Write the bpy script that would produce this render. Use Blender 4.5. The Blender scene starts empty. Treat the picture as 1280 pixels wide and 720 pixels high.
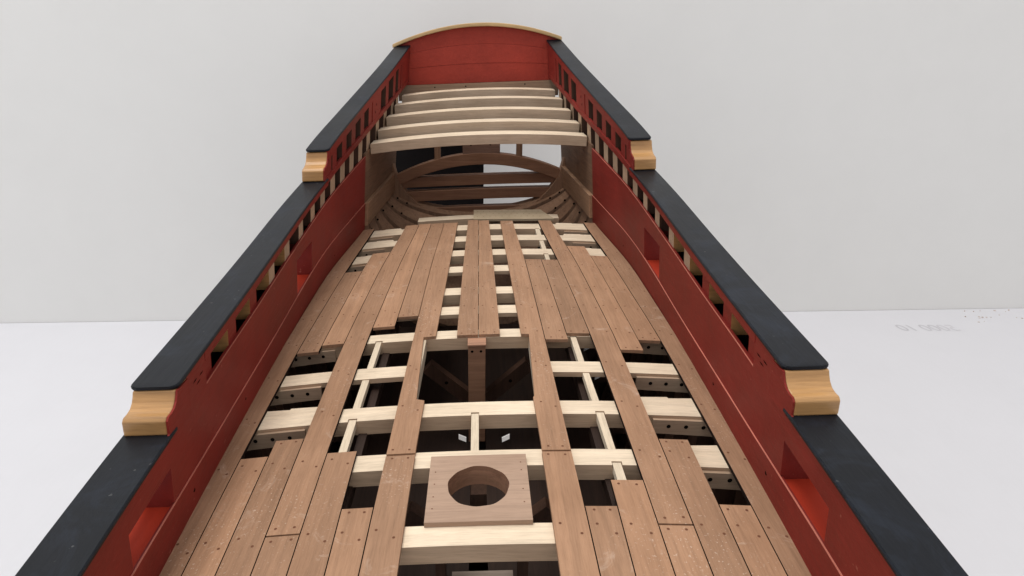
import bpy, bmesh, math, random
from mathutils import Vector
random.seed(7)
sc = bpy.context.scene
C = sc.collection
S = 0.1            # one modelled centimetre = 0.1 Blender unit
SHEAR = .036       # the model lists a little: its right side stands higher
CAMBER = .007      # round of the deck beams

# ------------------------------------------------------------ camera, light, exposure
cam_d = bpy.data.cameras.new('camera'); cam = bpy.data.objects.new('camera', cam_d); C.objects.link(cam)
cam.location = (0, 0, 10*S)
cam.rotation_euler = (math.radians(90) - math.atan(320/800), 0, 0)
cam_d.sensor_width = 36; cam_d.lens = 36*800/1280; cam_d.shift_x = 42/1280
cam_d.clip_start = .01; cam_d.clip_end = 200
sc.camera = cam
w = bpy.data.worlds.new('World'); sc.world = w; w.use_nodes = True
bg = w.node_tree.nodes['Background']; bg.inputs[0].default_value = (.97, .97, 1, 1); bg.inputs[1].default_value = .78
def area(name, loc, target, size, size_y, power, col):
    d = bpy.data.lights.new(name, 'AREA'); d.shape = 'RECTANGLE'; d.size = size; d.size_y = size_y; d.energy = power; d.color = col
    o = bpy.data.objects.new(name, d); C.objects.link(o); o.location = [c*S for c in loc]
    o.rotation_euler = (Vector(target)*S - o.location).to_track_quat('-Z', 'Y').to_euler()
    return o
area('ceiling_lamp', (-25, 25, 150), (0, 30, 0), 9, 6, 1720, (1, .97, .92))
area('window_light', (-170, -20, 95), (0, 30, 0), 7, 7, 420, (.72, .85, 1))
sc.view_settings.view_transform = 'Standard'; sc.view_settings.look = 'None'
sc.view_settings.exposure = 0; sc.view_settings.gamma = 1
sc.render.engine = 'CYCLES'

# ------------------------------------------------------------ materials (procedural)
def nodes(name, rough=.6, spec=.35):
    m = bpy.data.materials.new(name); m.use_nodes = True
    nt = m.node_tree; b = nt.nodes['Principled BSDF']
    b.inputs['Roughness'].default_value = rough; b.inputs['Specular IOR Level'].default_value = spec
    return m, nt, b
def N(nt, kind, **kw):
    n = nt.nodes.new(kind)
    for k, v in kw.items():
        if hasattr(n, k): setattr(n, k, v)
        else: n.inputs[k].default_value = v
    return n
def ramp(nt, fac, stops):
    r = N(nt, 'ShaderNodeValToRGB'); e = r.color_ramp.elements
    while len(e) < len(stops): e.new(.5)
    for el, (p, c) in zip(e, stops): el.position = p; el.color = (*c, 1) if len(c) == 3 else c
    nt.links.new(fac, r.inputs[0]); return r.outputs[0]
def mixc(nt, fac, a, b, mode='MIX'):
    m = N(nt, 'ShaderNodeMix', data_type='RGBA', blend_type=mode)
    for sock, v in ((m.inputs[0], fac), (m.inputs[6], a), (m.inputs[7], b)):
        if hasattr(v, 'is_output'): nt.links.new(v, sock)
        else: sock.default_value = v if isinstance(v, (int, float)) else (*v, 1)
    return m.outputs[2]
def mul(c, k): return tuple(x*k for x in c)
def wood(name, col, var=.22, axis=1, grain=1.0, rough=.62, fleck=0, dust=0, spec=.3, bump=.25, rnd=.16):
    m, nt, b = nodes(name, rough, spec); L = nt.links
    tc = N(nt, 'ShaderNodeTexCoord'); oi = N(nt, 'ShaderNodeObjectInfo')
    off = N(nt, 'ShaderNodeVectorMath', operation='SCALE'); off.inputs[0].default_value = (37, 11, 23); L.new(oi.outputs['Random'], off.inputs['Scale'])
    add = N(nt, 'ShaderNodeVectorMath', operation='ADD'); L.new(tc.outputs['Object'], add.inputs[0]); L.new(off.outputs[0], add.inputs[1])
    def stretched(across, along):
        mp = N(nt, 'ShaderNodeMapping'); s = [across]*3; s[axis] = along; mp.inputs['Scale'].default_value = s
        L.new(add.outputs[0], mp.inputs[0]); return mp.outputs[0]
    g1 = N(nt, 'ShaderNodeTexNoise', Scale=1, Detail=4, Roughness=.6, Distortion=.6); L.new(stretched(55*grain, 2.2), g1.inputs['Vector'])
    g2 = N(nt, 'ShaderNodeTexNoise', Scale=1, Detail=3, Roughness=.7); L.new(stretched(230*grain, 14), g2.inputs['Vector'])
    g3 = N(nt, 'ShaderNodeTexNoise', Scale=5, Detail=3); L.new(add.outputs[0], g3.inputs['Vector'])
    c1 = ramp(nt, g1.outputs[0], [(.3, mul(col, 1-var)), (.52, col), (.72, mul(col, 1+var*.8))])
    c2 = ramp(nt, g2.outputs[0], [(.32, (.74, .72, .70)), (.55, (1, 1, 1)), (.8, (1.0, 1.0, 1.0))])
    c = mixc(nt, .55, c1, c2, 'MULTIPLY')
    c3 = ramp(nt, g3.outputs[0], [(.3, (.84, .82, .80)), (.7, (1, 1, 1))])
    c = mixc(nt, 1.0, c, c3, 'MULTIPLY')
    c4 = ramp(nt, oi.outputs['Random'], [(0, (1-rnd,)*3), (1, (1, 1-rnd*.1, 1-rnd*.2))])
    c = mixc(nt, 1.0, c, c4, 'MULTIPLY')
    if fleck:      # pale sanding dust sitting in the open pores
        f = N(nt, 'ShaderNodeTexNoise', Scale=165, Detail=2); L.new(add.outputs[0], f.inputs['Vector'])
        where = N(nt, 'ShaderNodeTexNoise', Scale=3.1, Detail=3); L.new(tc.outputs['Object'], where.inputs['Vector'])
        fa = ramp(nt, f.outputs[0], [(.64, (0, 0, 0)), (.70, (1, 1, 1))]); wa = ramp(nt, where.outputs[0], [(.45, (0, 0, 0)), (.65, (fleck,)*3)])
        fm = N(nt, 'ShaderNodeMath', operation='MULTIPLY'); L.new(fa, fm.inputs[0]); L.new(wa, fm.inputs[1])
        c = mixc(nt, fm.outputs[0], c, (.72, .58, .47))
    if dust:       # rubbed and scuffed patches
        d = N(nt, 'ShaderNodeTexNoise', Scale=9, Detail=5, Roughness=.7, Distortion=1.4); L.new(add.outputs[0], d.inputs['Vector'])
        dm = ramp(nt, d.outputs[0], [(.60, (0, 0, 0)), (.74, (dust,)*3)])
        c = mixc(nt, dm, c, (.62, .48, .38))
    L.new(c, b.inputs['Base Color'])
    bp = N(nt, 'ShaderNodeBump', Strength=bump, Distance=.004); L.new(g2.outputs[0], bp.inputs['Height']); L.new(bp.outputs[0], b.inputs['Normal'])
    return m
def paint(name, col, rough=.5, var=.12, spec=.4, chips=None, bump=.2, scuff=None, streak=.5):
    m, nt, b = nodes(name, rough, spec); L = nt.links
    tc = N(nt, 'ShaderNodeTexCoord')
    a = N(nt, 'ShaderNodeTexNoise', Scale=2.2, Detail=5, Roughness=.65); L.new(tc.outputs['Object'], a.inputs['Vector'])
    mp = N(nt, 'ShaderNodeMapping'); mp.inputs['Scale'].default_value = (40, 3.5, 40); L.new(tc.outputs['Object'], mp.inputs[0])
    s = N(nt, 'ShaderNodeTexNoise', Scale=1, Detail=4, Roughness=.7); L.new(mp.outputs[0], s.inputs['Vector'])
    c = ramp(nt, a.outputs[0], [(.3, mul(col, 1-var)), (.7, mul(col, 1+var))])
    c = mixc(nt, streak, c, ramp(nt, s.outputs[0], [(.35, (.86, .84, .84)), (.6, (1, 1, 1))]), 'MULTIPLY')
    if chips:
        f = N(nt, 'ShaderNodeTexNoise', Scale=52, Detail=3); L.new(tc.outputs['Object'], f.inputs['Vector'])
        c = mixc(nt, ramp(nt, f.outputs[0], [(.715, (0, 0, 0)), (.75, (.8, .8, .8))]), c, chips)
    if scuff:
        f = N(nt, 'ShaderNodeTexNoise', Scale=7, Detail=6, Roughness=.75, Distortion=.8); L.new(tc.outputs['Object'], f.inputs['Vector'])
        c = mixc(nt, ramp(nt, f.outputs[0], [(.5, (0, 0, 0)), (.75, (.5, .5, .5))]), c, scuff)
    L.new(c, b.inputs['Base Color'])
    rr = N(nt, 'ShaderNodeMapRange'); rr.inputs['To Min'].default_value = rough-.1; rr.inputs['To Max'].default_value = rough+.14
    L.new(a.outputs[0], rr.inputs[0]); L.new(rr.outputs[0], b.inputs['Roughness'])
    bp = N(nt, 'ShaderNodeBump', Strength=bump, Distance=.004); L.new(s.outputs[0], bp.inputs['Height']); L.new(bp.outputs[0], b.inputs['Normal'])
    return m
M = {}
M['plank'] = wood('deck plank wood', (.435, .255, .155), var=.15, fleck=.45, dust=.4, rnd=.22, bump=.15, rough=.7, spec=.2)
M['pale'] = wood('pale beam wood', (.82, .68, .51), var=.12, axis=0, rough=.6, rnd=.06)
M['pale_along'] = wood('pale wood lengthwise', (.78, .66, .50), var=.10, rnd=.08)
M['pale_up'] = wood('pale timber wood', (.50, .365, .25), var=.14, axis=2, rnd=.14)
M['inner'] = wood('hull frame wood with painted shade', (.085, .042, .026), var=.25, axis=2, rnd=.2)  # darkened so the shade of the hold is in the colour
M['walnut'] = wood('brown hull wood', (.36, .215, .135), var=.25, axis=2, rnd=.2, bump=.3)
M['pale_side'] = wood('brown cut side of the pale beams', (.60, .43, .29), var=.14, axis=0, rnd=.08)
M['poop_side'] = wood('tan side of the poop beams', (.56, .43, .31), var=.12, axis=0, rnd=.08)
M['kneew'] = wood('knee wood', (.50, .36, .25), var=.12, axis=0, rnd=.1)
M['walnut_x'] = wood('brown transom wood', (.33, .175, .105), var=.2, axis=0, rnd=.12)
M['walnut_y'] = wood('brown inner plank wood', (.24, .14, .085), var=.26, rnd=.12)
M['clamp'] = wood('clamp wood', (.40, .24, .145), var=.2, rnd=.1)
M['dark'] = wood('hull inside with painted shade', (.035, .018, .012), var=.3, rnd=.1)  # dark colour carries the shade below deck
M['tan'] = wood('varnished tan wood', (.58, .32, .125), var=.24, grain=.6, axis=0, rough=.38, spec=.5, bump=.1)
M['cap'] = wood('cap rail wood', (.66, .45, .22), var=.12, axis=0, rough=.45)
M['plate'] = wood('hatch plate wood', (.44, .30, .215), var=.1, axis=0, rnd=.02)
M['perf'] = wood('speckled strip wood', (.50, .40, .27), var=.1, axis=0, rnd=.02)
M['red'] = paint('red paint', (.205, .022, .016), rough=.5, var=.26, spec=.18, bump=.55, chips=(.34, .10, .07))
M['redx'] = paint('red paint bare', (.33, .042, .027), rough=.55, spec=.2, var=.2, bump=.8)
M['red_worn'] = paint('worn red edge', (.50, .16, .11), rough=.6, var=.25)  # lighter red of the worn paint along the edges
M['red_sill_lit'] = paint('red sill paint with painted light', (.46, .042, .018), rough=.6, spec=.12)  # brighter red puts the light from outside into the sill colour
M['black'] = paint('black rail paint', (.004, .0055, .009), rough=.42, var=.3, spec=.22, chips=(.09, .09, .09), scuff=(.022, .030, .048), bump=.3)
M['outer'] = paint('black outer paint', (.010, .008, .007), rough=.7, spec=.2)
M['hole'] = paint('dark hole', (.006, .004, .003), rough=.9, spec=.05)
M['caulk'] = paint('dark seam', (.022, .014, .011), rough=.9, spec=.05)
M['lightgap'] = paint('pale sliver', (.92, .90, .88), rough=.8, var=.02, streak=0)  # near-white colour standing for light that shows through hull gaps
M['nail'] = paint('treenail end', (.15, .065, .038), rough=.8, spec=.1)

# ------------------------------------------------------------ mesh helpers (centimetres in, SHEAR applied for the model)
class B:
    def __init__(s): s.v = []; s.f = []; s.m = []
    def face(s, idx, m=0): s.f.append(idx); s.m.append(m)
    def loops(s, rings, m=0, closed=True, caps=True, cm=None):   # rings of equal point count joined to a skin
        n = len(rings[0]); base = len(s.v)
        for r in rings: s.v += [tuple(p) for p in r]
        for i in range(len(rings)-1):
            for j in range(n if closed else n-1):
                a = base+i*n+j; b = base+i*n+(j+1) % n
                mm = m[j] if isinstance(m, (list, tuple)) else m
                s.face((a, b, b+n, a+n), mm)
        if caps and closed:
            c0 = (m[0] if isinstance(m, (list, tuple)) else m) if cm is None else cm
            s.face(tuple(base+j for j in range(n))[::-1], c0)
            s.face(tuple(base+(len(rings)-1)*n+j for j in range(n)), c0)
    def box(s, x0, x1, y0, y1, z0, z1, m=0):
        s.loops([[(x0, y, z0), (x1, y, z0), (x1, y, z1), (x0, y, z1)] for y in (y0, y1)], m)
    def disc(s, c, r, nrm, m=0, n=10, u=(1, 0, 0)):
        nrm = Vector(nrm).normalized(); u = Vector(u); u = (u - u.dot(nrm)*nrm).normalized(); v = nrm.cross(u)
        base = len(s.v)
        for k in range(n):
            a = 2*math.pi*k/n; s.v.append(tuple(Vector(c) + r*(math.cos(a)*u + math.sin(a)*v)))
        s.face(tuple(range(base, base+n)), m)
    def build(s, name, mats, parent=None, shear=True, bevel=0, smooth=False):
        me = bpy.data.meshes.new(name)
        vs = [(x*S, y*S, (z + (SHEAR*x if shear else 0))*S) for x, y, z in s.v]
        me.from_pydata(vs, [], s.f)
        for mt in (mats if isinstance(mats, (list, tuple)) else [mats]): me.materials.append(mt)
        for p, mi in zip(me.polygons, s.m): p.material_index = mi; p.use_smooth = smooth
        bm = bmesh.new(); bm.from_mesh(me); bmesh.ops.recalc_face_normals(bm, faces=bm.faces)
        bm.to_mesh(me); bm.free(); me.update()
        o = bpy.data.objects.new(name, me); C.objects.link(o)
        if parent: o.parent = parent
        if bevel:
            md = o.modifiers.new('Bevel', 'BEVEL'); md.width = bevel*S; md.segments = 2; md.limit_method = 'ANGLE'; md.angle_limit = .6
        return o
def tag(o, label=None, cat=None, group=None, kind=None):
    for k, v in (('label', label), ('category', cat), ('group', group), ('kind', kind)):
        if v: o[k] = v
def interp(x, xs, ys):
    if x <= xs[0]: return ys[0]
    for i in range(len(xs)-1):
        if x <= xs[i+1]:
            t = (x-xs[i])/(xs[i+1]-xs[i]); return ys[i]+t*(ys[i+1]-ys[i])
    return ys[-1]
def smooth_tab(xs, ys):
    # gently rounded version of the table so that long parts have no kinks
    def f(x):
        return sum(interp(x+d, xs, ys)*wt for d, wt in ((-2, .15), (-1, .2), (0, .3), (1, .2), (2, .15)))
    return f
XD = smooth_tab([0, 5, 10, 15, 20, 25, 29, 35, 42, 50], [5.95, 6.35, 6.68, 6.9, 7.07, 7.16, 7.12, 6.6, 6.0, 5.42])
def W(y, z): return XD(y) - .09*z                       # inner face of the bulwark
def dz(x): return -CAMBER*x*x
def frange(a, b, step):
    n = max(1, int(math.ceil((b-a)/step-1e-6))); return [a+(b-a)*i/n for i in range(n+1)]
def side_strip(b, s, y0, y1, zlo, zhi, o0, o1, m=0, step=.5, ys=None):
    lo = zlo if callable(zlo) else (lambda y: zlo); hi = zhi if callable(zhi) else (lambda y: zhi)
    rings = []
    for y in (ys or frange(y0, y1, step)):
        a, c = lo(y), hi(y)
        rings.append([(s*(W(y, a)+o0), y, a), (s*(W(y, a)+o1), y, a), (s*(W(y, c)+o1), y, c), (s*(W(y, c)+o0), y, c)])
    b.loops(rings, m)
LOW = lambda y: interp(y, [0, 7.4, 11.6, 14], [2.2, 2.27, 2.31, 2.36])
MID = smooth_tab([8, 12, 16, 20, 24, 28.3, 32], [3.09, 3.20, 3.30, 3.49, 3.83, 4.17, 4.55])
UP = smooth_tab([24, 28, 32, 36, 42, 48, 52], [4.5, 5.36, 6.16, 6.95, 8.15, 9.4, 10.2])
def RAIL(y): return LOW(y) if y < 11.9 else MID(y) if y < 28.5 else UP(y)
PAN = smooth_tab([0, 12, 14, 18, 22, 26, 31, 36.5], [2.1, 2.16, 2.29, 2.35, 2.60, 2.88, 3.38, 3.98])
WAT = smooth_tab([0, 8.6, 13, 20, 25, 32, 35.5, 44], [.85, .74, .57, .54, .80, 1.06, 1.22, 1.45])
MS = lambda y: 3.92 + .152*(y-28.2)                      # underside of the strip between the two rows of openings
PORT_SETS = {1: [(9.5, 11.62, .53, 1.56), (23.35, 25.85, .68, 2.14)], -1: [(9.32, 11.3, .53, 1.56), (23.1, 25.5, .68, 2.14)]}   # the two sides were cut by hand and differ

# ------------------------------------------------------------ setting
b = B(); b.box(-260, 260, -160, 200, -20, -16.3); o = b.build('table', paint('table top', (.55, .54, .52), rough=.6, spec=.2), shear=False); tag(o, kind='structure')
wp = paint('white card wall', (.775, .765, .74), rough=.8, var=.012, spec=.1, bump=0, streak=0)
b = B(); base = [(-230, 49.3), (230, 65.8)]
b.loops([[(base[0][0], base[0][1], z), (base[1][0], base[1][1], z), (base[1][0], base[1][1]+1, z), (base[0][0], base[0][1]+1, z)] for z in (-17, 130)])
o = b.build('wall', wp, shear=False); tag(o, kind='structure')

# ------------------------------------------------------------ the model ship
ship = bpy.data.objects.new('model_ship', None); C.objects.link(ship); ship.location = (0, 0, 0)
tag(ship, 'unfinished wooden model ship with open planked deck, red bulwarks and black rails', 'model ship')

# -- deck beams
def mats_side(x): return x
def beam(y0, y1, depth, spans=None, notches=(), name='deck_beam', knees=True, wedge=True):
    b = B(); top = -.12
    spans = spans or [(-XD(y0)-.1, XD(y0)+.1)]
    for xa, xb in spans:
        cuts = sorted(set([xa, xb] + [c for n0, n1 in notches for c in (n0, n1) if xa < c < xb]))
        for c0, c1 in zip(cuts, cuts[1:]):
            nt = any(abs(c0-n0) < 1e-6 and abs(c1-n1) < 1e-6 for n0, n1 in notches)
            yf = y0 + (.15 if nt else 0)
            if nt:      # notch cut down for the carling
                rings = []
                for x in (c0, c1):
                    t = top+dz(x); rings.append([(x, y0, t-depth), (x, y1, t-depth), (x, y1, t), (x, yf, t), (x, yf, t-.13), (x, y0, t-.13)])
                b.loops(rings, [1, 1, 0, 1, 1, 1])
            else:
                rings = []
                for x in frange(c0, c1, .7):
                    t = top+dz(x); rings.append([(x, y0, t-depth), (x, y1, t-depth), (x, y1, t), (x, y0, t)])
                b.loops(rings, [1, 1, 0, 1])
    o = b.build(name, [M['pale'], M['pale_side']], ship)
    if wedge:
        for s in (-1, 1):
            k = B(); xe = XD(y1)+.05; rings = []
            for x, t in ((s*(xe-2.3), .02), (s*(xe-2.22), .27), (s*(xe-1.35), .31), (s*(xe-1.33), .24), (s*(xe-.5), .30), (s*xe, .40)):
                z = top+dz(x)-.004; rings.append([(x, y1+.012, z-.3), (x, y1+t, z-.3), (x, y1+t, z), (x, y1+.012, z)])
            k.loops(rings, 0); k.build('lodging_knee', M['pale'], o)
    if knees:
        for s in (-1, 1):
            k = B(); xe = XD(y0)+.05; xi = xe-2.0
            z = top+dz(xi)
            rings = []
            for x, d in ((s*xi, .44), (s*(xi+.7), .46), (s*(xe-.5), .48), (s*xe, .50)):
                zz = top+dz(x)-.10; rings.append([(x, y0-.10, zz-d), (x, y0-.004, zz-d), (x, y0-.004, zz), (x, y0-.10, zz)])
            k.loops(rings, 0)
            for q in (.45, .95, 1.45):
                x = s*(xi+q); k.disc((x, y0-.104, top+dz(x)-.30), .062, (0, -1, 0), 1)
            k.build('hanging_knee', [M['kneew'], M['hole']], o)
cn = [(-3.74, -3.48), (3.36, 3.62)]
BEAMS = [
 (5.6, 6.2, .48, None, (), 1), (8.2, 8.8, .48, None, (), 1),
 (10.6, 11.22, .48, None, (), 1),
 (13.25, 13.91, .46, None, [(3.36, 3.62)], 1),
 (15.56, 16.26, .46, None, [(-3.74, -3.48), (-.21, .02), (3.34, 3.60)], 1),
 (17.97, 18.68, .17, [(-7.05, -1.98)], (), 1), (17.97, 18.68, .17, [(1.98, 7.05)], (), 0),
 (20.54, 21.2, .46, None, [(-3.70, -3.44), (3.26, 3.50)], 1),
 (22.63, 23.4, .16, None, (), 0), (24.63, 25.4, .44, None, (), 1), (27.31, 28.1, .16, None, (), 0),
 (29.61, 30.48, .42, None, [(3.18, 3.42)], 1), (31.93, 32.85, .36, None, (), 1), (33.97, 34.97, .42, None, [(3.12, 3.36)], 1),
 (36.25, 37.1, .36, [(-3.55, 4.7)], (), 0)]
for y0, y1, d, sp, nt, kn in BEAMS: beam(y0, y1, d, sp, nt, knees=bool(kn), wedge=bool(kn) and not sp)
def carling(x0, x1, x2, x3, y0, y1, depth=.2, top=-.145, mat=None, name='carling'):
    b = B(); rings = []
    for xa, xb, y in ((x0, x1, y0), (x2, x3, y1)):
        rings.append([(xa, y, top+dz(xa)-depth), (xb, y, top+dz(xb)-depth), (xb, y, top+dz(xb)), (xa, y, top+dz(xa))])
    b.loops(rings, 0); b.build(name, mat or M['pale_along'], ship)
for a in ((-3.70, -3.50, -3.68, -3.48, 18.69, 20.66), (-3.73, -3.51, -3.72, -3.50, 16.27, 17.96), (-3.72, -3.50, -3.72, -3.50, 13.92, 15.68),
          (3.30, 3.50, 3.28, 3.48, 18.69, 20.66), (3.35, 3.56, 3.33, 3.53, 16.27, 17.96), (3.38, 3.58, 3.36, 3.58, 13.92, 15.68), (3.38, 3.60, 3.38, 3.60, 11.23, 13.38),
          (-.20, 0.01, -.20, 0.01, 13.92, 15.68), (3.14, 3.38, 3.14, 3.38, 32.86, 34.1), (3.20, 3.41, 3.18, 3.39, 30.49, 31.92), (3.24, 3.44, 3.22, 3.42, 28.2, 29.74)):
    carling(*a)
carling(-2.36, -1.90, -2.26, -1.86, 16.262, 20.538, .5, -.112)      # the two long ones that frame the mast opening
carling(1.72, 2.30, 1.80, 2.20, 16.262, 20.538, .5, -.112)

# -- deck planks
PLANKS = {
'king_plank L': ( [(-0.55, 35.57), (-0.78, 20.57)] , [(0.06, 35.48), (-0.01, 20.51)] ),
'king_plank R': ( [(0.09, 35.48), (0.02, 20.57)] , [(0.64, 35.25), (0.78, 20.53)] ),
'L1': ( [(-1.86, 35.15), (-2.27, 20.99), (-2.36, 16.51), (-2.39, 13.78)] , [(-1.16, 35.17), (-1.51, 20.56), (-1.94, 20.52), (-1.82, 16.36), (-1.58, 16.27), (-1.62, 13.71)] ),
'L1b': ( [(-2.39, 13.7), (-2.42, 9.77)] , [(-1.61, 13.63), (-1.64, 9.72)] ),
'R1': ( [(1.23, 35.2), (1.51, 20.52), (1.78, 20.50), (1.64, 16.33), (1.6, 16.29), (1.63, 13.72)] , [(1.95, 35.17), (2.36, 20.2), (2.44, 16.1), (2.39, 13.71)] ),
'R1b': ( [(1.64, 13.64), (1.62, 9.61)] , [(2.39, 13.65), (2.41, 9.6)] ),
'R2': ( [(2.23, 28.55), (2.36, 20.07)] , [(2.94, 28.55), (3.14, 20.08)] ),
'R3': ( [(3.0, 28.49), (3.2, 20.53)] , [(3.73, 28.51), (4.0, 20.61)] ),
'R4': ( [(3.28, 35.25), (3.73, 28.51), (4.01, 20.52), (4.01, 16.12), (3.96, 13.8), (3.97, 11.05)] , [(4.01, 35.29), (4.53, 30.83), (4.76, 22.11), (4.86, 18.51), (4.84, 15.02), (4.74, 13.17), (4.72, 11.1)] ),
'R4b': ( [(3.96, 10.99), (3.91, 9.61)] , [(4.71, 11.05), (4.66, 9.63)] ),
'R5': ( [(4.57, 30.57), (4.76, 22.11), (4.86, 19.33)] , [(5.4, 30.72), (5.62, 23.34), (5.55, 19.38)] ),
'R6': ( [(5.51, 29.18), (5.65, 20.08)] , [(6.3, 29.29), (6.44, 20.22)] ),
'R7': ( [(5.99, 35.12), (6.3, 29.29), (6.46, 20.07), (6.27, 16.84), (6.28, 14.52), (6.29, 11.77), (6.22, 9.69)] , [(6.62, 35.07), (7.14, 28.85), (7.13, 21.99), (6.97, 14.62), (6.92, 11.91), (6.75, 9.72)] ),
'R2b': ( [(2.43, 11.61), (2.42, 9.6)] , [(3.18, 11.61), (3.09, 9.6)] ),
'R3b': ( [(3.24, 12.52), (3.19, 11.61), (3.1, 9.6)] , [(3.97, 12.53), (3.96, 11.03), (3.91, 9.61)] ),
'R5b': ( [(4.8, 14.22), (4.69, 12.19), (4.71, 11.05), (4.66, 9.63)] , [(5.57, 14.24), (5.5, 11.68), (5.44, 9.66)] ),
'R6b': ( [(5.5, 11.69), (5.45, 9.66)] , [(6.29, 11.77), (6.17, 9.69)] ),
'L2': ( [(-2.65, 35.25), (-3.05, 22.45)] , [(-1.93, 35.16), (-2.27, 22.4)] ),
'L3': ( [(-3.39, 35.37), (-3.88, 21.63)] , [(-2.69, 35.18), (-3.07, 21.63)] ),
'L4': ( [(-4.28, 35.16), (-4.48, 30.33), (-4.8, 20.61), (-4.73, 16.7), (-4.71, 14.58), (-4.65, 11.1)] , [(-3.45, 35.3), (-3.9, 21.78), (-3.87, 18.81), (-3.95, 16.14), (-3.95, 14.02), (-3.9, 11.06)] ),
'L4b': ( [(-4.65, 11.05), (-4.61, 9.95)] , [(-3.91, 11.01), (-3.86, 9.88)] ),
'L5': ( [(-5.33, 30.66), (-5.52, 20.55)] , [(-4.51, 30.59), (-4.72, 20.44)] ),
'L6': ( [(-6.18, 28.25), (-6.37, 20.12)] , [(-5.44, 28.07), (-5.58, 19.97)] ),
'L7': ( [(-6.5, 35.51), (-7.04, 23.09), (-7.07, 19.94), (-6.88, 15.4), (-6.61, 10.17)] , [(-5.78, 35.06), (-6.18, 28.25), (-6.4, 20.07), (-6.39, 16.92), (-6.33, 13.94), (-6.11, 10.11)] ),
'L6b': ( [(-6.24, 14.1), (-6.13, 10.11)] , [(-5.49, 13.99), (-5.37, 10.03)] ),
'L5b': ( [(-5.47, 14.77), (-5.49, 13.99), (-5.38, 10.03)] , [(-4.74, 14.7), (-4.64, 11.07), (-4.61, 9.95)] ),
'L3b': ( [(-3.92, 13.98), (-3.92, 10.97), (-3.86, 9.88)] , [(-3.18, 13.95), (-3.16, 11.74), (-3.11, 9.82)] ),
'L2b': ( [(-3.17, 11.78), (-3.11, 9.82)] , [(-2.44, 11.75), (-2.42, 9.77)] ),
}

BY = [(y0+y1)/2 for y0, y1, *_ in BEAMS if y0 != 36.25]
FREE = {'king_plank L': 'L', 'king_plank R': 'R', 'L1': 'LR', 'L1b': 'R', 'R1': 'LR', 'R1b': 'L', 'R2': '', 'R3': '', 'R4': 'R', 'L7': '', 'R7': '', 'L3': '', 'L2': 'R', 'L4': 'L', 'L5': 'L', 'L6': 'L', 'L2b': '', 'R6': 'L'}
SEAM_Y = [3, 9.6, 13.7, 20.5, 28.5, 35.2]
SEAMS = [smooth_tab(SEAM_Y, v) for v in ([0]*6, [.78, .78, .78, .78, .71, .60], [1.58, 1.62, 1.62, 1.52, 1.38, 1.16], [2.3, 2.42, 2.39, 2.33, 2.2, 1.93],
         [2.93, 3.11, 3.18, 3.14, 2.97, 2.66], [3.68, 3.90, 3.97, 3.99, 3.74, 3.35], [4.38, 4.66, 4.76, 4.82, 4.58, 4.10], [5.12, 5.42, 5.55, 5.62, 5.45, 5.1], [5.8, 6.16, 6.30, 6.42, 6.26, 5.92], [6.3, 6.72, 6.91, 7.10, 7.13, 6.56])]
def lerp_pts(pts, y):     # pts run from far to near
    p = sorted(pts, key=lambda q: q[1])
    return interp(y, [q[1] for q in p], [q[0] for q in p])
def plank(key, L, R):
    L, R = list(L), list(R)
    cut = key in ('L1', 'R1')
    if max(L[-1][1], R[-1][1]) < 10.4:      # runs on under the camera
        for P_ in (L, R):
            e = P_[-1]; P_[-1] = (e[0], e[1])
            k = XD(3)/XD(e[1]) if abs(e[0]) > 3 else 1
            P_.append((e[0]*k, 3.0))
    ytop = (L[0][1]+R[0][1])/2; ybot = (L[-1][1]+R[-1][1])/2
    g = .013
    ys = frange(ybot, ytop, 1.2)
    corners = [q[1] for q in L+R if ybot+.02 < q[1] < ytop-.02]
    for c in corners: ys.append(c)
    ys = sorted(ys); yy = [ys[0]]
    for y in ys[1:]:
        if y-yy[-1] > .015: yy.append(y)
    def edge(P_, raw):
        if raw: return lambda y: lerp_pts(P_, y)
        sg = 1 if sum(q[0] for q in P_)/len(P_) > .1 else -1 if sum(q[0] for q in P_)/len(P_) < -.1 else 1
        c_ = min(range(10), key=lambda k: sum(abs(sg*q[0]-SEAMS[k](q[1])) for q in P_))
        return lambda y: sg*SEAMS[c_](y)
    EL, ER = edge(L, key == 'R1'), edge(R, key == 'L1')
    b = B(); rings = []; t = .115; free = FREE.get(key, '')
    for y in yy:
        xl = EL(y)+g; xr = ER(y)-g
        rings.append([(xl, y, dz(xl)-t), (xr, y, dz(xr)-t), (xr, y, dz(xr)), (xl, y, dz(xl))])
    b.loops(rings, [0, 0 if 'R' in free else 1, 0, 0 if 'L' in free else 1], cm=0)
    rs = random.Random(key)
    rows = [y for y in BY if ybot+.06 < y < ytop-.06]
    if ybot > 10: rows.append(ybot+.16)
    if ytop < 34: rows.append(ytop-.16)
    done = []
    for y in sorted(rows):
        if any(abs(y-d) < .45 for d in done): continue
        done.append(y); end = min(abs(y-ybot), abs(y-ytop)) < .2
        for q, (fx, fy) in enumerate(((.24, .13), (.76, -.13))):
            if end: fy = .02
            y2 = min(max(y+fy+rs.uniform(-.03, .03), ybot+.08), ytop-.08)
            xl, xr = EL(y2), ER(y2); x = xl+(xr-xl)*(fx+rs.uniform(-.04, .04))
            b.disc((x, y2, dz(x)+.0045), .034, (0, 0, 1), 2, 8)
    b.build('deck_plank', [M['plank'], M['caulk'], M['nail']], ship)
for k, (L, R) in PLANKS.items(): plank(k, L, R)

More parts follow.
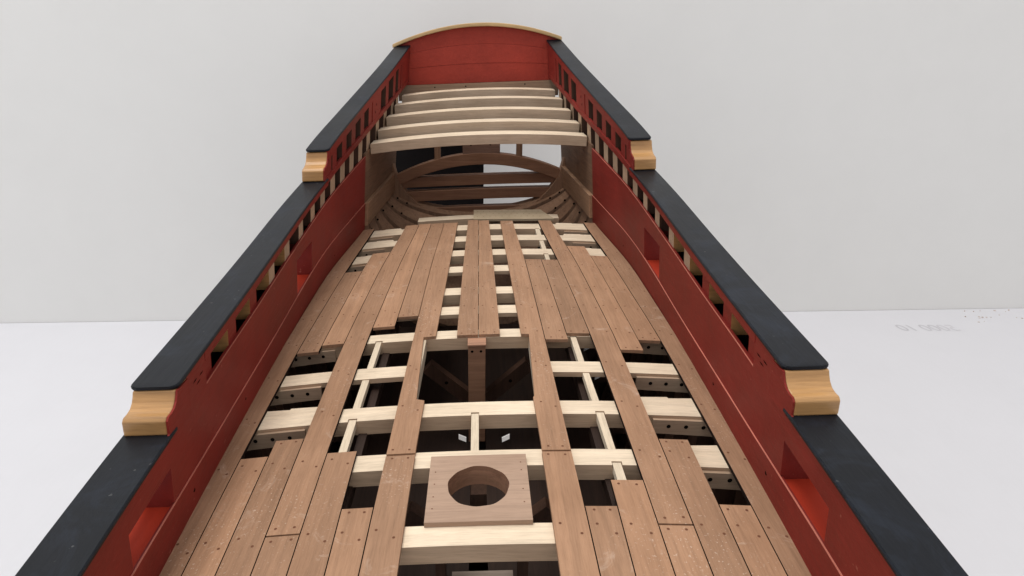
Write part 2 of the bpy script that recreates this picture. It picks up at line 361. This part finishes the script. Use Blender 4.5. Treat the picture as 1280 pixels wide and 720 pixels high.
# -- hatch plate with round hole
b = B(); y0, y1, xh = 11.16, 13.53, 1.20; hc = (0.0, 12.36); hr = .73; zt, zb = .012, -.118
angs = sorted([2*math.pi*(k+.5)/60 for k in range(60)]+[math.atan2(y-hc[1], x-hc[0]) % (2*math.pi) for x in (-xh, xh) for y in (y0, y1)])
n = len(angs); ro, ri = [], []
for a in angs:
    c, s = math.cos(a), math.sin(a)
    sx = (xh if c > 0 else -xh); sy = (y1 if s > 0 else y0)
    tx = (sx-hc[0])/c if abs(c) > 1e-6 else 1e9; ty = (sy-hc[1])/s if abs(s) > 1e-6 else 1e9
    t = min(tx, ty); ro.append((hc[0]+c*t, hc[1]+s*t))
    rr = hr*(1+.012*math.sin(5*a)+.008*math.sin(11*a+1)); ri.append((hc[0]+c*rr, hc[1]+s*rr))
base = len(b.v)
for ring, z in ((ro, zt), (ri, zt), (ri, zb), (ro, zb)): b.v += [(x, y, z-.004*x*x*.5) for x, y in ring]
for k in range(n):
    k2 = (k+1) % n
    for r in range(4):
        a, c = base+r*n, base+((r+1) % 4)*n; b.face((a+k, a+k2, c+k2, c+k), 1 if r == 1 else 0)
for sx, ys_ in ((-1, (11.6, 12.0, 12.45, 12.9)), (1, (11.75, 12.2, 12.9, 13.2))):
    for y in ys_: b.disc((sx*1.05, y, zt+.002), .02, (0, 0, 1), 2, 8)
hp = b.build('hatch_plate', [M['plate'], M['walnut_x'], M['nail']], ship)
b = B(); rings = []
for r_, z in ((hr+.004, zb-.003), (hr+.12, zb-.003), (hr+.12, zb-.42), (hr+.004, zb-.42), (hr+.004, zb-.003)):
    rings.append([(hc[0]+r_*math.cos(2*math.pi*k/48), hc[1]+r_*math.sin(2*math.pi*k/48), z) for k in range(48)])
b.loops(rings, caps=False); b.build('mast_collar', M['walnut_x'], hp)

# -- post hanging below the beam in the mast opening
b = B(); b.box(-.36, .25, 20.05, 20.53, -4.2, -.19)
for x in (-.22, .09): b.disc((x, 20.046, -.42), .05, (0, -1, 0), 1)
po = b.build('post', [M['walnut_x'], M['hole']], ship, bevel=.02)
b = B(); b.box(-.38, .27, 19.98, 20.53, -.188, -.12); b.build('post_head', wood('reddish post head', (.50, .27, .17), axis=0), po, bevel=.015)

# -- speckled strip at the after end of the planking
b = B(); pts = [(-.28, 35.6), (4.35, 35.6), (3.72, 37.62), (-.28, 37.66)]
b.loops([[(x, y, z+dz(x)) for x, y in pts] for z in (-.10, .03)])
rs = random.Random(3)
for r in range(3):
    for q in range(12):
        x = -.05+q*.36+(.18 if r % 2 else 0); y = 36.1+r*.55
        if x < 3.9-(y-36)*.28: b.disc((x+rs.uniform(-.03, .03), y+rs.uniform(-.04, .04), .0345+dz(x)), .033, (0, 0, 1), 1, 6)
b.build('speckled_strip', [M['perf'], M['nail']], ship)

# -- bulwarks
MID_N = [14.3, 16.3, 18.3, 20.4, 22.42, 24.5, 26.45]
POOP_N = [30.0, 31.67, 33.32, 35.05, 36.75, 38.9, 40.9, 43.0, 44.6]
for s in (-1, 1):
    T = lambda y: RAIL(y)-.11
    PORTS = PORT_SETS[s]; (pa0, pb0, za0, zb0), (pa1, pb1, za1, zb1) = PORTS
    # lower thick strake beside the deck
    b = B(); side_strip(b, s, 3, 35.5, -.75, lambda y: WAT(y)-.012, -.035, .05)
    sp_ = b.build('spirketting', M['red'], ship)
    b = B(); side_strip(b, s, 3, 35.5, lambda y: WAT(y)-.011, lambda y: WAT(y)+.003, -.035, .0); b.build('strake_edge', M['red_worn'], sp_)
    # inner skin
    b = B()
    top = lambda y: PAN(y)
    def lo_(y): return WAT(y)+.005
    side_strip(b, s, 3, pa0, lo_, lambda y: LOW(y)-.112, 0, .12)
    side_strip(b, s, pa0, pb0, zb0, lambda y: LOW(y)-.112, 0, .12)
    side_strip(b, s, pb0, 12.5, lo_, 2.15, 0, .12)
    side_strip(b, s, 12.5, 13.65, lo_, lambda y: MID(y)-.112, 0, .12)
    side_strip(b, s, 13.65, pa1, lo_, top, 0, .12)
    side_strip(b, s, pa1, pb1, zb1, top, 0, .12)
    side_strip(b, s, pb1, 35.45, lo_, top, 0, .12)
    ip_ = b.build('inner_planking', M['red'], ship)
    b = B(); side_strip(b, s, 13.65, 35.45, lambda y: PAN(y)+.002, lambda y: PAN(y)+.010, .0, .03); b.build('planking_edge', M['red_worn'], ip_)
    for y in (3.9, 8.15, 12.3, 16.4, 29.5, 33.6):
        b = B(); zz = .12; b.disc((s*(W(y, zz)-.041), y, zz+.05), .055, (-s, 0, 0), 0, 8, (0, 1, 0)); b.build('scupper', M['hole'], sp_)
    # dark flecks in the solid stretch by the step
    b = B()
    for q, (y, z) in enumerate(((12.95, 2.74), (13.15, 2.60), (13.35, 2.72))):
        base = len(b.v)
        for dy, dzz in ((-.13, -.012), (.05, -.02), (.14, .012), (-.03, .02)): b.v.append((s*(W(y+dy, z+dzz)-.005), y+dy, z+dzz))
        b.face(tuple(range(base, base+4)))
    b.build('dark_fleck', M['hole'], ip_)
    # strip under the middle rail, running on aft between the two rows of openings
    b = B(); side_strip(b, s, 13.65, 28.45, lambda y: (MID(y)-.35) if y < 26 else min(MID(y)-.35, MS(y)) , lambda y: MID(y)-.112, -.01, .12)
    b.build('upper_strip', M['red'], ship)
    b = B(); side_strip(b, s, 28.3, 47.6, lambda y: MS(y), lambda y: MS(y)+.30, -.03, .12); b.build('sheer_strip', M['red'], ship, bevel=.015)
    b = B(); side_strip(b, s, 28.55, 47.6, lambda y: UP(y)-.50, lambda y: UP(y)-.112, -.01, .12); 
    side_strip(b, s, 44.7, 47.6, lambda y: MS(y)+.302, lambda y: UP(y)-.502, -.008, .12)
    side_strip(b, s, 36.8, 38.2, lambda y: MS(y)+.302, lambda y: UP(y)-.502, -.008, .12)
    for y, f in ((37.4, .35), (37.6, .68)):
        z = MS(y)+.3+(UP(y)-.5-MS(y)-.3)*f; b.disc((s*(W(y, z)-.013), y, z), .085, (-s, 0, 0), 1, 10, (0, 1, 0))
    b.build('top_strip', [M['red'], M['hole']], ship)
    # timbers between the skins: material 0 faces inboard, 1 sides, aft ones darkened as gap shade
    for n_ in MID_N:
        b = B(); y0_, y1_ = n_-.68, n_; z0_, z1_ = PAN(n_)-.2, MID(y0_)-.13
        rings = [[(s*(W(y, z)+.10), y, z) for y in (y0_, y1_)] + [(s*(W(y, z)+.80), y, z) for y in (y1_, y0_)] for z in (z0_, z1_)]
        b.loops(rings, [0, 1, 1, 1]); b.build('timber_head', [M['red'] if n_ < 20 else M['pale_up'], M['tan'] if n_ < 24 else M['inner']], ship)
    for n_ in POOP_N + [28.25]:
        y0_, y1_ = n_-.78, n_
        b = B(); z0_, z1_ = (PAN(n_)-.2 if n_ < 36 else 1.3), MS(n_)+.1
        rings = [[(s*(W(y, z)+.10), y, z) for y in (y0_, y1_)] + [(s*(W(y, z)+.80), y, z) for y in (y1_, y0_)] for z in (z0_, z1_)]
        b.loops(rings, [0, 1, 1, 1]); b.build('timber_head', [M['pale_up'], M['inner']], ship)
        if n_ < 29: continue
        b = B(); z0_, z1_ = MS(n_)+.1, UP(y0_)-.13
        rings = [[(s*(W(y, z)+.02), y, z) for y in (y0_+.02, y1_-.02)] + [(s*(W(y, z)+.78), y, z) for y in (y1_-.02, y0_+.02)] for z in (z0_, z1_)]
        b.loops(rings, [0, 1, 1, 1]); b.build('top_timber', [M['red'], M['inner']], ship)
    # outer skin, ports open
    b = B()
    def sk(a, c, lo, hi): side_strip(b, s, a, c, lo, hi, .80, .92)
    zl = lambda y: .3
    sk(3, pa0, zl, T); sk(pa0, pb0, zl, lambda y: za0); sk(pa0, pb0, lambda y: zb0, T); sk(pb0, 12.09, zl, lambda y: LOW(y)-.112); sk(12.1, pa1, zl, T)
    sk(pa1, pb1, zl, lambda y: za1); sk(pa1, pb1, lambda y: zb1, T); sk(pb1, 28.69, zl, lambda y: MID(y)-.112); sk(28.7, 48.2, zl, T)
    b.build('outer_planking', M['outer'], ship)
    # port linings
    for pa, pb, za, zb in PORTS:
        b = B()
        side_strip(b, s, pa, pb, za-.1, za, -.033 if pa < 20 else -.0, .93)           # sill
        sill_ = b; b = B()
        side_strip(b, s, pa, pb, zb+.003, zb+.1, .125, .79)
        side_strip(b, s, pb+.003, pb+.1, za, zb, .055, .79); side_strip(b, s, pa-.1, pa-.003, za, zb, .125, .79)
        gp_ = b.build('gun_port_lining', M['red'], ship); sill_.build('gun_port_sill', M['red_sill_lit'], gp_)
    # rails
    def rail(y0, y1, zf, name='rail', endround=True, lip=.03, outx=.99):
        b = B(); ys = frange(y0, y1, .8); extra = [y0+.03, y0+.08, y0+.16] if endround else []
        ys = sorted(set(ys+extra)); rings = []
        for y in ys:
            e = 0
            if endround:
                d = y-y0; e = .16*(1-math.sqrt(max(0, 1-(1-min(1, d/.16))**2)))
            z = zf(y); th = .11; r = .03
            te = .015*(e/.16)
            a = s*(W(y, z)-lip+e); c = s*(W(y, z)+outx+(.05 if s < 0 else 0)-e)
            rings.append([(a, y, z-th+r+te), (a, y, z-r-te), (a+s*r, y, z-te), (c-s*r, y, z-te), (c, y, z-r-te), (c, y, z-th+r+te), (c-s*r, y, z-th+te), (a+s*r, y, z-th+te)])
        b.loops(rings); return b.build(name, M['black'], ship)
    rail(3, 11.75, LOW, endround=False); rail(11.95, 28.4, MID); rail(28.45, 47.75, UP)
    # scroll blocks at the two steps
    for prof in ([(11.42, 2.34), (11.40, 2.66), (11.47, 2.735), (11.62, 2.735), (11.76, 2.77), (11.86, 2.86), (11.92, 2.98), (11.95, 3.085), (12.5, 3.085), (12.5, 2.2), (11.5, 2.2)],
                 [(27.78, 4.19), (27.76, 4.62), (27.86, 4.72), (28.08, 4.75), (28.28, 4.81), (28.42, 4.92), (28.50, 5.08), (28.54, 5.30), (29.2, 5.36), (29.2, 4.1), (28.0, 4.1)]):
        b = B(); ya = prof[0][0]
        x0 = W(ya, prof[0][1]); rings = []
        for o in (.047, .985): rings.append([(s*(W(ya, z)+o), y, z) for y, z in prof])
        b2 = B(); cheek = ([(11.3, 2.152), (11.3, 2.2)] if ya < 20 else [(28.0, 4.05)]) + prof[:-3] + ([(12.5, 3.06), (12.5, 2.152)] if ya < 20 else [(29.2, 5.25), (29.2, 4.3)])
        rr2 = [[(s*(W(ya, z)+o), y, z) for y, z in cheek] for o in (.0, .044)]
        b2.loops(rr2); 
        # outer end swells a little like the photo's block
        b.loops(rings); sb_ = b.build('scroll_block', M['tan'], ship, bevel=.03); b2.build('step_cheek', M['red'], sb_)
    b = B()
    side_strip(b, s, 12.3, 12.5, 2.0, 2.9, .0, .8)
    # unpainted quarter: ceiling, clamp
    b = B(); side_strip(b, s, 35.52, 44.2, lambda y: WAT(y)+.02, lambda y: interp(y, [35.5, 44.2], [4.0, 4.9]), .02, .14); b.build('quarter_planking', M['walnut_y'], ship)
    b = B(); side_strip(b, s, 35.52, 43.3, lambda y: WAT(y)-1.35, lambda y: WAT(y), -.2, .14); b.build('deck_clamp', M['clamp'], ship, bevel=.03)

# -- lower hull shell and frames
def DEP(y): return interp(y, [0, 30, 34, 37, 40, 43, 44.5], [14.3, 14.3, 10, 6.4, 4.2, 2.75, 2.3])
def PW(y): return interp(y, [30, 36, 43], [2.6, 2.0, 1.35])
def half(y, z, off=.9):
    D = DEP(y); t = min(1, max(0, (.3-z)/D))
    return (XD(y)+off-.027)*(1-t**PW(y))**.5
def section(y, off, shrink=0, n=16, ztop=.3):
    D = DEP(y)-shrink; out = []
    for i in range(n+1):
        a = math.pi/2*i/n; t = math.sin(a)**(1.0); t = min(t, 1)
        p = PW(y)
        x = (XD(y)+off-.027)*max(0, (1-t**p))**.5
        out.append((x, ztop-t*D))
    return out
for s in (-1, 1):
    b = B(); rings = []
    for y in frange(3, 44.3, 1.5):
        o_, i_ = section(y, .92), section(y, .80, .12)
        rings.append([(s*x, y, z) for x, z in o_] + [(s*x, y, z) for x, z in reversed(i_)])
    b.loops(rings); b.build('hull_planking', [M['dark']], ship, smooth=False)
    for y in [5+2.05*i for i in range(15)]+[35.6+1.42*i for i in range(6)]:
        fw = .75 if y < 35 else 1.05
        b = B(); rings = []
        ft = 1.15 if y < 36 else WAT(y)-.02
        o_, i_ = section(y, .79, .13), section(y, .14 if y < 36 else .16, .85)
        o2, i2 = section(min(y+fw, 44.4), .79, .13), section(min(y+fw, 44.4), .14 if y < 36 else .16, .85)
        up = []
        rg = []
        for j in range(len(o_)):
            rg.append([(s*o_[j][0], y, o_[j][1]), (s*i_[j][0], y, i_[j][1]), (s*i2[j][0], y+fw, i2[j][1]), (s*o2[j][0], y+fw, o2[j][1])])
        inport = any(pa-.8 < y < pb+.05 for pa, pb, _, _ in PORT_SETS[s])
        tz = .4 if inport else ft
        rg.insert(0, [(s*(W(yy, tz)+o), yy, tz) for yy, o in ((y, .79), (y, .14), (y+fw, .14), (y+fw, .79))])
        b.loops(rg)
        if y > 33:
            for j, o in (((2, 0),) if int(y*7) % 2 else ((3, 0), (5, 0))):
                x, z = i_[j]; b.disc((s*(x-.012), y-.004 , z), .07, (0, -1, 0), 1)
        b.build('hull_frame', [M['inner'] if y < 33 else M['walnut'], M['hole']], ship)  # frames in the hold get the shade-darkened wood
b = B(); b.box(-.35, .35, 3, 44, -15.9, -13.9); b.build('keel', M['walnut_y'], ship)
b = B()
for y in (44.0,):
    rings = [[(-.3, y-.3, z), (.3, y-.3, z), (.3, y+.3, z), (-.3, y+.3, z)] for z in (-15.8, -1.4)]
    b.loops(rings)
b.build('stern_post', M['walnut'], ship)
# gun deck far below, riders and pillars glimpsed through the openings
for y in [6, 10.3, 14.6, 18.8, 23, 27.3, 31.5]:
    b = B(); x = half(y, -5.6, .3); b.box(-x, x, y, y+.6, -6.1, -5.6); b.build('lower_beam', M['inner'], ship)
b = B(); 
b.box(-.65, .85, 11.65, 12.12, -2.55, -2.40); b.build('lower_hatch_board', wood('grey brown board', (.36, .29, .24), axis=0), ship)
for x in (-.95, 1.12):
    b = B(); b.box(x-.13, x+.13, 12.3, 12.6, -5.6, -.58); b.build('pillar', M['inner'], ship)
for s in (-1, 1):
    for y in (22.2, 14.0):
        b = B(); P0, P1 = Vector((s*2.0, y, -2.1)), Vector((s*.35, y, -3.6)); d = (P1-P0).normalized(); u = Vector((0, 1, 0)); v = d.cross(u)
        b.loops([[tuple(P+u*.2*a+v*.25*c) for a, c in ((-1, -1), (1, -1), (1, 1), (-1, 1))] for P in (P0, P1)])
        m_ = P0.lerp(P1, .45); b.disc(tuple(m_-u*.204), .07, (0, -1, 0), 1)
        b.build('diagonal_brace', [M['inner'], M['hole']], ship)
    b = B(); b.box(min(s*.3, s*5.5), max(s*.3, s*5.5), 4, 33, -5.58, -5.45); b.build('lower_deck', M['dark'], ship)
    b = B(); b.box(min(s*3.2, s*3.45), max(s*3.2, s*3.45), 4, 33, -.98, -.62); b.build('stringer', M['dark'], ship)

# pale strips added below the deck to stand for light through hull gaps
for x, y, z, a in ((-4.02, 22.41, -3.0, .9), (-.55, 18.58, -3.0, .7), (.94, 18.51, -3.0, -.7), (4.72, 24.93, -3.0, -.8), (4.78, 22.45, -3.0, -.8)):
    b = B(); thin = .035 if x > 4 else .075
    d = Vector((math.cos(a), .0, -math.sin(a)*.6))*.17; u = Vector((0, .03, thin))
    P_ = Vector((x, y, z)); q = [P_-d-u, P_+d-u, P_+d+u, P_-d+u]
    b.loops([[tuple(v) for v in q], [tuple(v+Vector((0, .03, 0))) for v in q]]); b.build('light_gap_strip', M['lightgap'], ship)

# -- poop beams
for y, ze, wd in ((36.4, 4.36, 1.35), (38.15, 4.85, 1.35), (40.35, 5.33, 1.35), (42.75, 5.78, 1.4), (45.2, 6.15, 1.4)):
    b = B(); xe = W(y, ze)-.0; rings = []
    for x in frange(-xe, xe, .8):
        t = ze+.0085*(xe*xe-x*x); rings.append([(x, y, t-.56), (x, y+wd, t-.56), (x, y+wd, t), (x, y, t)])
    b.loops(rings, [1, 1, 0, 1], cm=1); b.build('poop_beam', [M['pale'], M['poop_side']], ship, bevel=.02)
# -- taffrail: red planks, bare ledger, arched cap
yT = 47.65
def arch(x, crown, end, xe): return crown-(crown-end)*(x/xe)**2
bands = [(lambda x: 6.66, lambda x: arch(x, 7.95, 7.75, 4.9)), (lambda x: arch(x, 7.952, 7.752, 4.9), lambda x: arch(x, 9.22, 8.72, 4.9)), (lambda x: arch(x, 9.222, 8.722, 4.9), lambda x: 10.37-1.10*(x/5.75)**2)]
for q, (lo, hi) in enumerate(bands):
    b = B(); rings = []
    for x in frange(-5.7, 5.7, .38):
        y = yT-(.0 if q != 1 else .015); rings.append([(x, y, lo(x)), (x, yT+.35, lo(x)), (x, yT+.35, hi(x)), (x, y, hi(x))])
    b.loops(rings); b.build('taffrail_plank', M['redx'], ship, bevel=.025)
b = B(); b.box(-5.7, 5.7, yT-.06, yT+.3, 5.6, 6.65)
for x in (-3.1, -.9, 3.3): b.disc((x, yT-.064, 6.45), .05, (0, -1, 0), 1)
b.build('ledger', [wood('ledger wood', (.44, .29, .19), axis=0), M['hole']], ship)
b = B(); rings = []
for x in frange(-5.95, 5.75, .4):
    z = 10.60-1.10*(x/5.75)**2; rings.append([(x, yT-.35, z-.24), (x, yT+.6, z-.24), (x, yT+.6, z), (x, yT-.35, z)])
b.loops(rings); b.build('taffrail_cap', M['cap'], ship, bevel=.05)
# -- stern framing: arched beam, straight transoms, counter posts
yS = 43.2
def xbeam(name, zc, sag, h, xe, y=yS, d=.7, mat='walnut_x'):
    b = B(); rings = []
    for x in frange(-xe, xe, .4):
        t = zc-sag*(x/xe)**2; rings.append([(x, y, t-h), (x, y+d, t-h), (x, y+d, t), (x, y, t)])
    b.loops(rings); return b.build(name, M[mat], ship, bevel=.03)
xbeam('arched_transom', 2.45, 1.38, .76, 5.75)
xbeam('transom_beam', .95, .06, .68, 5.6, yS+.2)
xbeam('transom_beam', .0, .05, .70, 5.2, yS+.1)
xbeam('transom_beam', -1.2, .03, .35, 3.6, yS)
for x in (-2.75, 2.75): b = B(); b.box(x-.2, x+.2, yS+.1, yS+.5, 1.9, 4.3); b.build('counter_post', M['walnut'], ship)
b = B(); b.box(-1.05, 1.45, yS+.05, yS+.45, 2.30, 4.2)
for x in (-.5, .8): b.disc((x, yS+.045, 3.0), .06, (0, -1, 0), 1)
b.build('counter_block', [wood('greyish brown block', (.30, .185, .14), axis=0), M['hole']], ship)
for s in (-1, 1):   # fashion pieces curving down from the arch to the lowest transom
    b = B(); rings = []
    for x, z in ((5.75, 2.0), (5.6, 1.3), (5.4, .7), (5.12, .25), (4.78, -.2), (4.3, -.7), (3.75, -1.15), (3.1, -1.5), (2.2, -1.75)):
        rings.append([(s*x, yS-.2, z), (s*(x+1.2), yS-.2, z-.9), (s*(x+1.2), yS+.7, z-.9), (s*x, yS+.7, z)])
    b.loops(rings); b.build('fashion_piece', M['walnut'], ship)

# ------------------------------------------------------------ dark box behind the open stern
b = B(); b.box(-7.2, .42, 50.6, 53.3, -16.15, 4.2)
o = b.build('box', paint('matt black card', (.010, .008, .008), rough=.9, spec=.1), shear=False, bevel=.1)
tag(o, 'dark upright box standing behind the left half of the open stern', 'box')

# ------------------------------------------------------------ white sheet on the table with mirrored lettering showing through
sheet_m = paint('white sheet', (.655, .65, .675), rough=.6, var=.012, spec=.2, bump=0, streak=.06)
nt = sheet_m.node_tree; bs = nt.nodes['Principled BSDF']; src = bs.inputs['Base Color'].links[0].from_socket
tc = N(nt, 'ShaderNodeTexCoord'); mp = N(nt, 'ShaderNodeMapping'); mp.inputs['Location'].default_value = (-5.3, -5.75*2.4, 0); mp.inputs['Scale'].default_value = (1, 2.4, 1)
nt.links.new(tc.outputs['Object'], mp.inputs[0]); ln = N(nt, 'ShaderNodeVectorMath', operation='LENGTH'); nt.links.new(mp.outputs[0], ln.inputs[0])
st = ramp(nt, ln.outputs['Value'], [(.0, (.85, .85, .85)), (1.0, (0, 0, 0))]); nt.links.new(mixc(nt, st, src, (.70, .60, .57)), bs.inputs['Base Color'])
b = B()
f = lambda x: 49.3+(x+230)*16.5/460-.05
b.loops([[(-80, -40, z), (110, -40, z), (110, f(110), z), (-80, f(-80), z)] for z in (-16.28, -16.0)])
sheet = b.build('paper_sheet', sheet_m, shear=False)
tag(sheet, 'large white sheet covering the table under the model ship', 'sheet')
cu = bpy.data.curves.new('lettering', 'FONT'); cu.body = '5000 10'; cu.size = 1.9*S*1.25; cu.shear = .2
tmp = bpy.data.objects.new('tmp', cu); C.objects.link(tmp); dg = bpy.context.evaluated_depsgraph_get()
me = bpy.data.meshes.new_from_object(tmp.evaluated_get(dg)); bpy.data.objects.remove(tmp); me.name = 'lettering'
xs = [v.co.x for v in me.vertices]; x0, x1 = min(xs), max(xs)
for v in me.vertices: v.co.x = (x0+x1)-v.co.x
me.materials.clear(); me.materials.append(paint('faint print', (.57, .56, .585), rough=.7, spec=.2))
o = bpy.data.objects.new('lettering', me); C.objects.link(o); o.parent = sheet
k = (5.6*S)/(x1-x0); o.scale = (k, k*1.1, 1); o.location = (39.7*S-x0*k, 54.2*S, -15.985*S)
b = B(); rs = random.Random(11)
for q in range(26):
    x = rs.uniform(47.5, 56.5); y = f(x)-.3-abs(rs.gauss(0, 2.2)); r = rs.uniform(.05, .16); a = rs.uniform(0, 3); h_ = rs.uniform(.03, .1)
    pts = [(x+r*math.cos(a+t)*rs.uniform(.6, 1.1), y+r*.7*math.sin(a+t), -15.995) for t in (0, 1.3, 2.6, 3.9, 5.1)]
    b.loops([pts, [(px*.6+x*.4, py*.6+y*.4, -15.99+h_) for px, py, _ in pts]])
o = b.build('sawdust', paint('sawdust', (.58, .51, .47), rough=.9), shear=False); tag(o, 'fine wood crumbs scattered on the white sheet at the far right', 'sawdust', kind='stuff')
bpy.context.view_layer.update()
